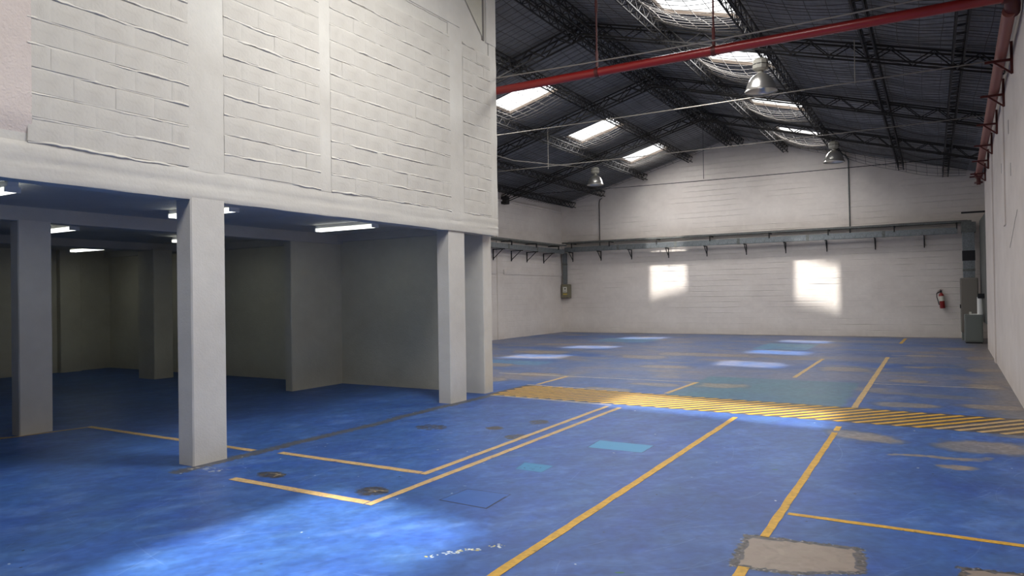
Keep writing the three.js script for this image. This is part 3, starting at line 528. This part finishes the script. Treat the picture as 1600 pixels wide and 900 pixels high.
netting(-13.6, RX - 0.1, -27.45, -10.35, (x, z) => 0.085 + 0.01 * Math.sin(z * 4) + 0.07 * bay(z) + 0.1 * bay(z) * between(x, -10.0, -8.0), 'wire netting under the left roof slope');

// ------------------------------------------------------------------ pipes, rods and cables
{
  const p = thing('sprinkler_pipe', 'red pipe crossing the hall below the roof on two hangers', 'pipe');
  const z = -10.5, y = 5.17;
  put('pipe', new G().tube([V(-7.4, y, z), V(0.86, y, z)], 0.068, 18), mat.red, p);
  for (const x of [-4.55, -2.7]) { const h = put('hanger', new G().tube([V(x, y + 0.06, z), V(x, roofY(x) - 0.15, z)], 0.014, 8), mat.redDark, p); put('turnbuckle', new G().tube([V(x, y + 0.08, z), V(x, y + 0.34, z)], 0.024, 8), mat.redDark, h); put('turnbuckle', new G().tube([V(x, y + 0.95, z), V(x, y + 1.15, z)], 0.024, 8), mat.redDark, h); put('clamp', new G().tube([V(x - 0.03, y, z), V(x + 0.03, y, z)], 0.076, 18), mat.redDark, p); }
  put('elbow', new G().tube([V(0.8, y, z), V(0.88, y - 0.01, z - 0.02), V(0.9, y - 0.06, z - 0.12), V(0.91, y - 0.1, z - 0.3)], 0.085, 16), mat.redDark, p);
  const q = thing('wall_pipe', 'faded red pipe running along the top of the right wall', 'pipe');
  const X = (zz) => XR(zz) - 0.14, Y = (zz) => lerp(5.05, 4.66, (-10.7 - zz) / 12), pts = []; for (let k = 0; k <= 14; k++) { const zz = lerp(-10.7, -22.6, k / 14); pts.push(V(X(zz), Y(zz), zz)); }
  put('pipe', new G().tube(pts, 0.075, 18), mat.pipePink, q);
  for (const zz of [-12.4, -14.3, -16.4, -18.4, -20.2, -22.0]) { const g = new G(), x = XR(zz), yy = Y(zz); g.bar(V(x, yy - 0.1, zz), V(x - 0.34, yy - 0.1, zz), 0.035, 0.035); g.bar(V(x - 0.01, yy + 0.16, zz), V(x - 0.01, yy - 0.3, zz), 0.03, 0.05); g.bar(V(x - 0.01, yy - 0.3, zz), V(x - 0.24, yy - 0.1, zz), 0.025); put('bracket', g, mat.redDark, q); }
  const e = pts[14]; put('valve', new G().tube([V(e.x, e.y, e.z), V(e.x, e.y - 0.03, e.z - 0.14)], 0.1, 16).tube([V(e.x, e.y - 0.02, e.z - 0.1), V(e.x, e.y - 0.28, e.z - 0.12)], 0.05, 12).tube([V(e.x, e.y - 0.2, e.z - 0.12), V(e.x, e.y - 0.24, e.z - 0.12)], 0.1, 14).tube([V(e.x - 0.2, e.y - 0.06, e.z - 0.1), V(e.x + 0.08, e.y - 0.06, e.z - 0.1)], 0.02, 8), mat.redDark, q);
}
const rodThing = (a, b, label, m = mat.rod, r = 0.011, hang = []) => { const t = thing('tie_rod', label, 'rod', [0, 0, 0], 'tie rods across the hall'); const pts = []; for (let k = 0; k <= 12; k++) pts.push(a.clone().lerp(b, k / 12).add(V(0, -0.05 * Math.sin(Math.PI * k / 12), 0))); put('rod', new G().tube(pts, r, 6), m, t); for (const [x, y1] of hang) put('hanger', new G().tube([V(x, 5.22, a.z), V(x, y1, a.z)], 0.008, 5), m, t); };
rodThing(V(FX, 5.32, -10.3), V(0.95, 5.28, -10.3), 'pale tie rod strung just behind the red overhead pipe');
rodThing(V(-13.7, 5.3, -13.7), V(1.05, 5.26, -13.7), 'pale tie rod passing the nearest bell lamp', mat.rod, 0.011, [[-1.1, 6.0]]);
rodThing(V(-13.7, 5.35, -18.1), V(1.1, 5.28, -18.1), 'tie rod below the middle roof truss', mat.rod, 0.011, [[-9.4, 6.4]]);
rodThing(V(-13.7, 5.28, -22.6), V(1.15, 5.15, -22.6), 'dark tie rod seen against the far white wall', mat.steel, 0.011, [[-6.2, 7.2]]);
tag(put('conduit', new G().tube([V(-11.0, 5.72, -13.4), V(-10.6, 5.6, -18.2), V(-10.3, 5.98, -22.4)], 0.016, 8), mat.rod), 'pale conduit dropping along the left slope to the far left lamp', 'conduit');
{ const w = thing('wall_conduit', 'thin dark conduit on the left part of the far wall', 'conduit'); put('pipe', new G().tube([V(-11.8, 5.58, -27.5), V(-11.9, 5.55, -27.53), V(-11.94, 5.42, -27.54), V(-11.94, 3.6, -27.54)], 0.016, 8), mat.steel, w); }
{ const w = thing('wall_conduit', 'grey conduit dropping from the roof to the tray beside the far right lamp', 'conduit'); put('pipe', new G().tube([V(-2.75, 6.42, -27.2), V(-2.55, 6.35, -27.45), V(-2.47, 6.15, -27.53), V(-2.46, 3.62, -27.53)], 0.022, 8), mat.galvDull, w); put('elbow', new G().tube([V(-2.57, 6.36, -27.43), V(-2.47, 6.2, -27.52)], 0.03, 8), mat.galvDull, w); }

// ------------------------------------------------------------------ bell lamps
for (const [x, y, z, top, label] of [[-2.7, 5.36, -13.85, 6.2, 'nearest aluminium bell lamp, hanging below the red pipe line'], [-2.43, 5.38, -22.85, 6.05, 'bell lamp in front of the far wall, right of the ridge'], [-10.04, 5.4, -22.85, 6.1, 'small bell lamp hanging at the far left']]) {
  const t = thing('bell_lamp', label, 'lamp', [x, y, z], 'bell lamps hanging in the hall');
  const prof = [[0.29, 0], [0.292, 0.02], [0.275, 0.035], [0.262, 0.09], [0.235, 0.17], [0.19, 0.25], [0.13, 0.31], [0.075, 0.34], [0.055, 0.35]];
  put('reflector', new G().lathe([...prof.map(([r, h]) => [r - 0.006, h]).reverse(), ...prof].map((q) => q), 0, 0, 0, 40).geo(0.7), mat.alu, t);
  put('bulb', new G().lathe([[0.001, 0.06], [0.05, 0.08], [0.06, 0.13], [0.04, 0.2], [0.03, 0.3]], 0, 0, 0, 16).geo(0.8), mat.white, t);
  put('neck', new G().lathe([[0.055, 0.34], [0.05, 0.38], [0.05, 0.42], [0.001, 0.42]], 0, 0, 0, 16), mat.ballast, t);
  const b = put('ballast_housing', new G().lathe([[0.001, 0.4], [0.1, 0.4], [0.14, 0.43], [0.15, 0.5], [0.14, 0.58], [0.09, 0.62], [0.001, 0.62]], 0, 0, 0, 10).geo(0.3), mat.ballast, t);
  put('seam', new G().tube(Array.from({ length: 13 }, (_, k) => V(Math.cos(k / 6 * Math.PI) * 0.148, 0.505, Math.sin(k / 6 * Math.PI) * 0.148)), 0.008, 5), mat.steel, b);
  put('hook', new G().tube([V(0, 0.61, 0), V(0.02, 0.66, 0), V(0, 0.7, 0), V(0, top - y, 0)], 0.012, 6), mat.steel, t);
}

// ------------------------------------------------------------------ trays and trunking on the far and left walls
function tray(name, label, a, b, inward, rung) {   // ladder tray: two rails and its rungs; a, b at the wall side
  const t = thing(name, label, 'cable tray'), d = b.clone().sub(a), L = d.length(); d.normalize();
  for (const o of [0.06, 0.43]) put('rail', new G().bar(a.clone().addScaledVector(inward, o), b.clone().addScaledVector(inward, o), 0.02, 0.06), mat.galvDull, t);
  const n = Math.round(L / rung); for (let k = 0; k <= n; k++) { const p = a.clone().addScaledVector(d, k * L / n); put('rung', new G().bar(p.clone().addScaledVector(inward, 0.06), p.clone().addScaledVector(inward, 0.43), 0.022, 0.02), mat.galvDull, t); }
  return t;
}
tray('ladder_tray', 'long galvanised ladder tray high along the far wall', V(-13.5, 3.78, -27.57), V(1.1, 3.78, -27.57), V(0, 0, 1), 0.21);
tray('ladder_tray', 'ladder tray high on the left wall meeting the corner', V(-13.7, 3.66, -27.1), V(-13.7, 3.66, -10.6), V(1, 0, 0), 0.3);
for (let k = 0; k < 5; k++) { const pts = []; for (let j = 0; j <= 60; j++) { const x = lerp(-13.3, 1.0, j / 60); pts.push(V(x, 3.81 + 0.012 * vn(x * 1.1 + k * 9, k), -27.57 + 0.09 + 0.046 * k + 0.01 * vn(x * 0.7 + k * 5, 4))); } tag(put('power_cable', new G().tube(pts, 0.017, 6), mat.cableBrown), 'brown cable lying in the far wall ladder tray among four others', 'cable', 'cables in the far ladder tray'); }
const duct = (label, x0, x1, y0, y1, z0, z1, joints, along) => { const t = thing('metal_trunking', label, 'trunking'); put('duct', rounded(x0, x1, y0, y1, z0, z1, 0.006), mat.galv, t); for (const j of joints) { const e = 0.004; put('joint_cover', along === 'x' ? new G().box(j - 0.05, j + 0.05, y0 - e, y1 + e, z0 - e, z1 + e) : along === 'z' ? new G().box(x0 - e, x1 + e, y0 - e, y1 + e, j - 0.05, j + 0.05) : new G().box(x0 - e, x1 + e, j - 0.04, j + 0.04, z0 - e, z1 + e), mat.galvDull, t); } return t; };
duct('galvanised trunking running the length of the far wall', -13.4, 0.72, 3.4, 3.6, -27.36, -27.16, [-11, -8.6, -6.2, -3.8, -1.4], 'x');
duct('galvanised trunking along the left wall', -13.5, -13.3, 3.32, 3.5, -27.0, -10.6, [-24.6, -22.4, -20], 'z');
duct('narrow vertical trunking in the far left corner, down to the meter box', -13.62, -13.47, 2.05, 3.38, -27.56, -27.42, [2.9], 'y');
{ const t = duct('wide vertical trunking above the grey cabinets', 0.84, 1.16, 1.96, 3.5, -27.1, -26.75, [2.2], 'y'); put('dark_section', rounded(0.83, 1.17, 2.5, 2.82, -27.11, -26.74, 0.004), mat.black, t); put('end_box', rounded(0.82, 1.2, 3.4, 3.72, -27.3, -26.72, 0.005), mat.galvDull, t); }
tag(put('trunking_panel', rounded(1.3, 1.58, 0.6, 3.75, -26.9, -24.2, 0.01), mat.galvDull), 'tall grey trunking standing in the recess of the right wall', 'trunking');
tag(put('support_arm', new G().bar(V(1.76, 3.83, -24.6), V(0.75, 3.83, -24.6), 0.05, 0.05), mat.black), 'black support arm sticking out above the corner trunking', 'bracket');
[-13.2, -11.9, -10.55, -9.0, -7.48, -6.0, -4.6, -3.22, -1.68, -0.22].forEach((x, k) => {
  const g = new G(); g.bar(V(x, 3.38, -27.57), V(x, 3.38, -27.12), 0.035, 0.03); g.bar(V(x, 3.4, -27.55), V(x, 3.0, -27.55), 0.035, 0.03); g.bar(V(x, 3.06, -27.55), V(x, 3.36, -27.2), 0.022, 0.022);
  tag(put('shelf_bracket', g, mat.steel), `dark bracket under the far wall trunking, ${ORD[k]} from the left corner`, 'bracket', 'brackets under the far trunking');
});
[-21.95, -23.25, -24.45, -25.85, -20.5, -19].forEach((z) => { const g = new G(); g.bar(V(-13.72, 3.29, z), V(-13.2, 3.29, z), 0.035, 0.03); g.bar(V(-13.7, 3.3, z), V(-13.7, 2.9, z), 0.035, 0.03); g.bar(V(-13.7, 2.95, z), V(-13.3, 3.28, z), 0.022); tag(put('shelf_bracket', g, mat.steel), `dark triangular bracket under the left wall trunking, ${ORD[['-19', '-20.5', '-21.95', '-23.25', '-24.45', '-25.85'].indexOf(String(z))]} going away`, 'bracket', 'brackets under the left trunking'); });
[-13.05, -11.35, -9.35, -7.25, -5.1, -3.12, -1.08, 0.7].forEach((x, k) => { const g = new G(); g.bar(V(x, 3.74, -27.57), V(x, 3.74, -27.1), 0.04, 0.03); g.bar(V(x, 3.75, -27.13), V(x, 3.55, -27.13), 0.035); tag(put('tray_hanger', g, mat.steel), `black hanger between the far ladder tray and trunking, ${ORD[k]} from the left`, 'bracket', 'hangers of the far tray'); });
[-22.5, -24.4, -26.3].forEach((z, k) => { const g = new G(); g.bar(V(-13.72, 3.605, z), V(-13.22, 3.605, z), 0.045, 0.035); g.bar(V(-13.24, 3.605, z), V(-13.24, 3.45, z), 0.04); tag(put('tray_hanger', g, mat.steel), `black hanger on the left wall tray, ${ORD[k]} going away from the viewer`, 'bracket', 'hangers of the left tray'); });
{ const b = thing('meter_box', 'olive wall box with a yellow warning sticker in the far left corner', 'electric box', [-13.49, 1.46, -27.56]); put('body', rounded(-0.2, 0.2, 0, 0.58, 0, 0.2, 0.03), mat.boxOlive, b); put('door', rounded(-0.17, 0.17, 0.03, 0.55, 0.19, 0.215, 0.015), mat.boxOlive, b); const s = put('sticker', new G().box(-0.1, 0.09, 0.24, 0.47, 0.214, 0.218), mat.label, b); put('pictogram', new G().box(-0.03, 0.03, 0.36, 0.42, 0.217, 0.2195), mat.black, s); put('pictogram', new G().box(-0.07, 0.06, 0.28, 0.3, 0.217, 0.2195), mat.black, s); put('strip', new G().box(-0.1, 0.1, 0.14, 0.19, 0.214, 0.218), mat.labelYellow, b); }
{ const b = thing('electric_cabinet', 'tall taupe electric cabinet in the far right corner', 'cabinet', [0.97, 0, -26.7]); put('body', rounded(-0.22, 0.25, 0.24, 1.95, -0.3, 0.2, 0.02), mat.boxTaupe, b); const d = put('door', rounded(-0.2, 0.23, 0.28, 1.92, 0.195, 0.215, 0.008), mat.boxTaupe, b); put('hinge', new G().box(-0.245, -0.215, 1.0, 1.12, 0.1, 0.2), mat.steel, d); put('plinth', new G().box(-0.2, 0.23, 0, 0.24, -0.28, 0.18), mat.boxGrey, b); }
{ const b = thing('electric_cabinet', 'low grey cabinet standing in front of the taupe one', 'cabinet', [1.03, 0, -25.2]); put('body', rounded(-0.23, 0.22, 0.04, 0.85, -0.35, 0.2, 0.015), mat.boxGrey, b); put('door', rounded(-0.2, 0.19, 0.08, 0.81, 0.195, 0.212, 0.008), mat.boxGrey, b); put('top_edge', new G().box(-0.1, 0.22, 0.845, 0.86, -0.34, 0.205), mat.white, b); put('plinth', new G().box(-0.21, 0.2, 0, 0.05, -0.33, 0.18), mat.black, b); put('tag', new G().box(-0.12, -0.06, 0.85, 0.93, 0.18, 0.2), mat.label, b); }
{ const b = thing('vent_pipe', 'stub of white pipe with a black cap beside the cabinets', 'pipe', [1.19, 0.865, -25.05]); put('pipe', new G().tube([V(0, 0, 0), V(0, 0.5, 0)], 0.075, 16), mat.white, b); put('cap', new G().box(-0.06, 0.1, 0.46, 0.6, -0.1, 0.1), mat.black, b); }
{ // fire extinguisher on its hook
  const e = thing('fire_extinguisher', 'red fire extinguisher hanging on the far wall', 'extinguisher', [0.27, 0.98, -27.44]); e.rotation.z = 0.08;
  put('cylinder', new G().lathe([[0.001, 0], [0.07, 0], [0.078, 0.02], [0.078, 0.4], [0.07, 0.45], [0.045, 0.485], [0.028, 0.5], [0.028, 0.52]], 0, 0, 0, 20).geo(0.6), mat.red, e);
  put('label', new G().lathe([[0.0795, 0.24], [0.0795, 0.4]], 0, 0, 0, 20), mat.label, e);
  put('valve', new G().lathe([[0.03, 0.52], [0.035, 0.56], [0.025, 0.59], [0.001, 0.59]], 0, 0, 0, 12), mat.black, e);
  put('lever', new G().bar(V(-0.02, 0.57, 0), V(-0.12, 0.52, 0.03), 0.02, 0.014).bar(V(-0.02, 0.6, 0), V(0.07, 0.6, 0.0), 0.02, 0.014).bar(V(-0.1, 0.56, 0.02), V(0.02, 0.63, 0), 0.02, 0.012), mat.redDark, e);
  put('hose', new G().tube([V(-0.03, 0.54, 0.02), V(-0.12, 0.5, 0.04), V(-0.13, 0.38, 0.06), V(-0.105, 0.24, 0.07), V(-0.09, 0.12, 0.06)], 0.014, 8), mat.black, e);
  put('hook', new G().bar(V(0, 0.55, -0.12), V(0, 0.55, -0.02), 0.02), mat.steel, e);
}

scene.traverse((o) => { if (o.isMesh) o.castShadow = o.receiveShadow = true; });
renderer.render(scene, camera);
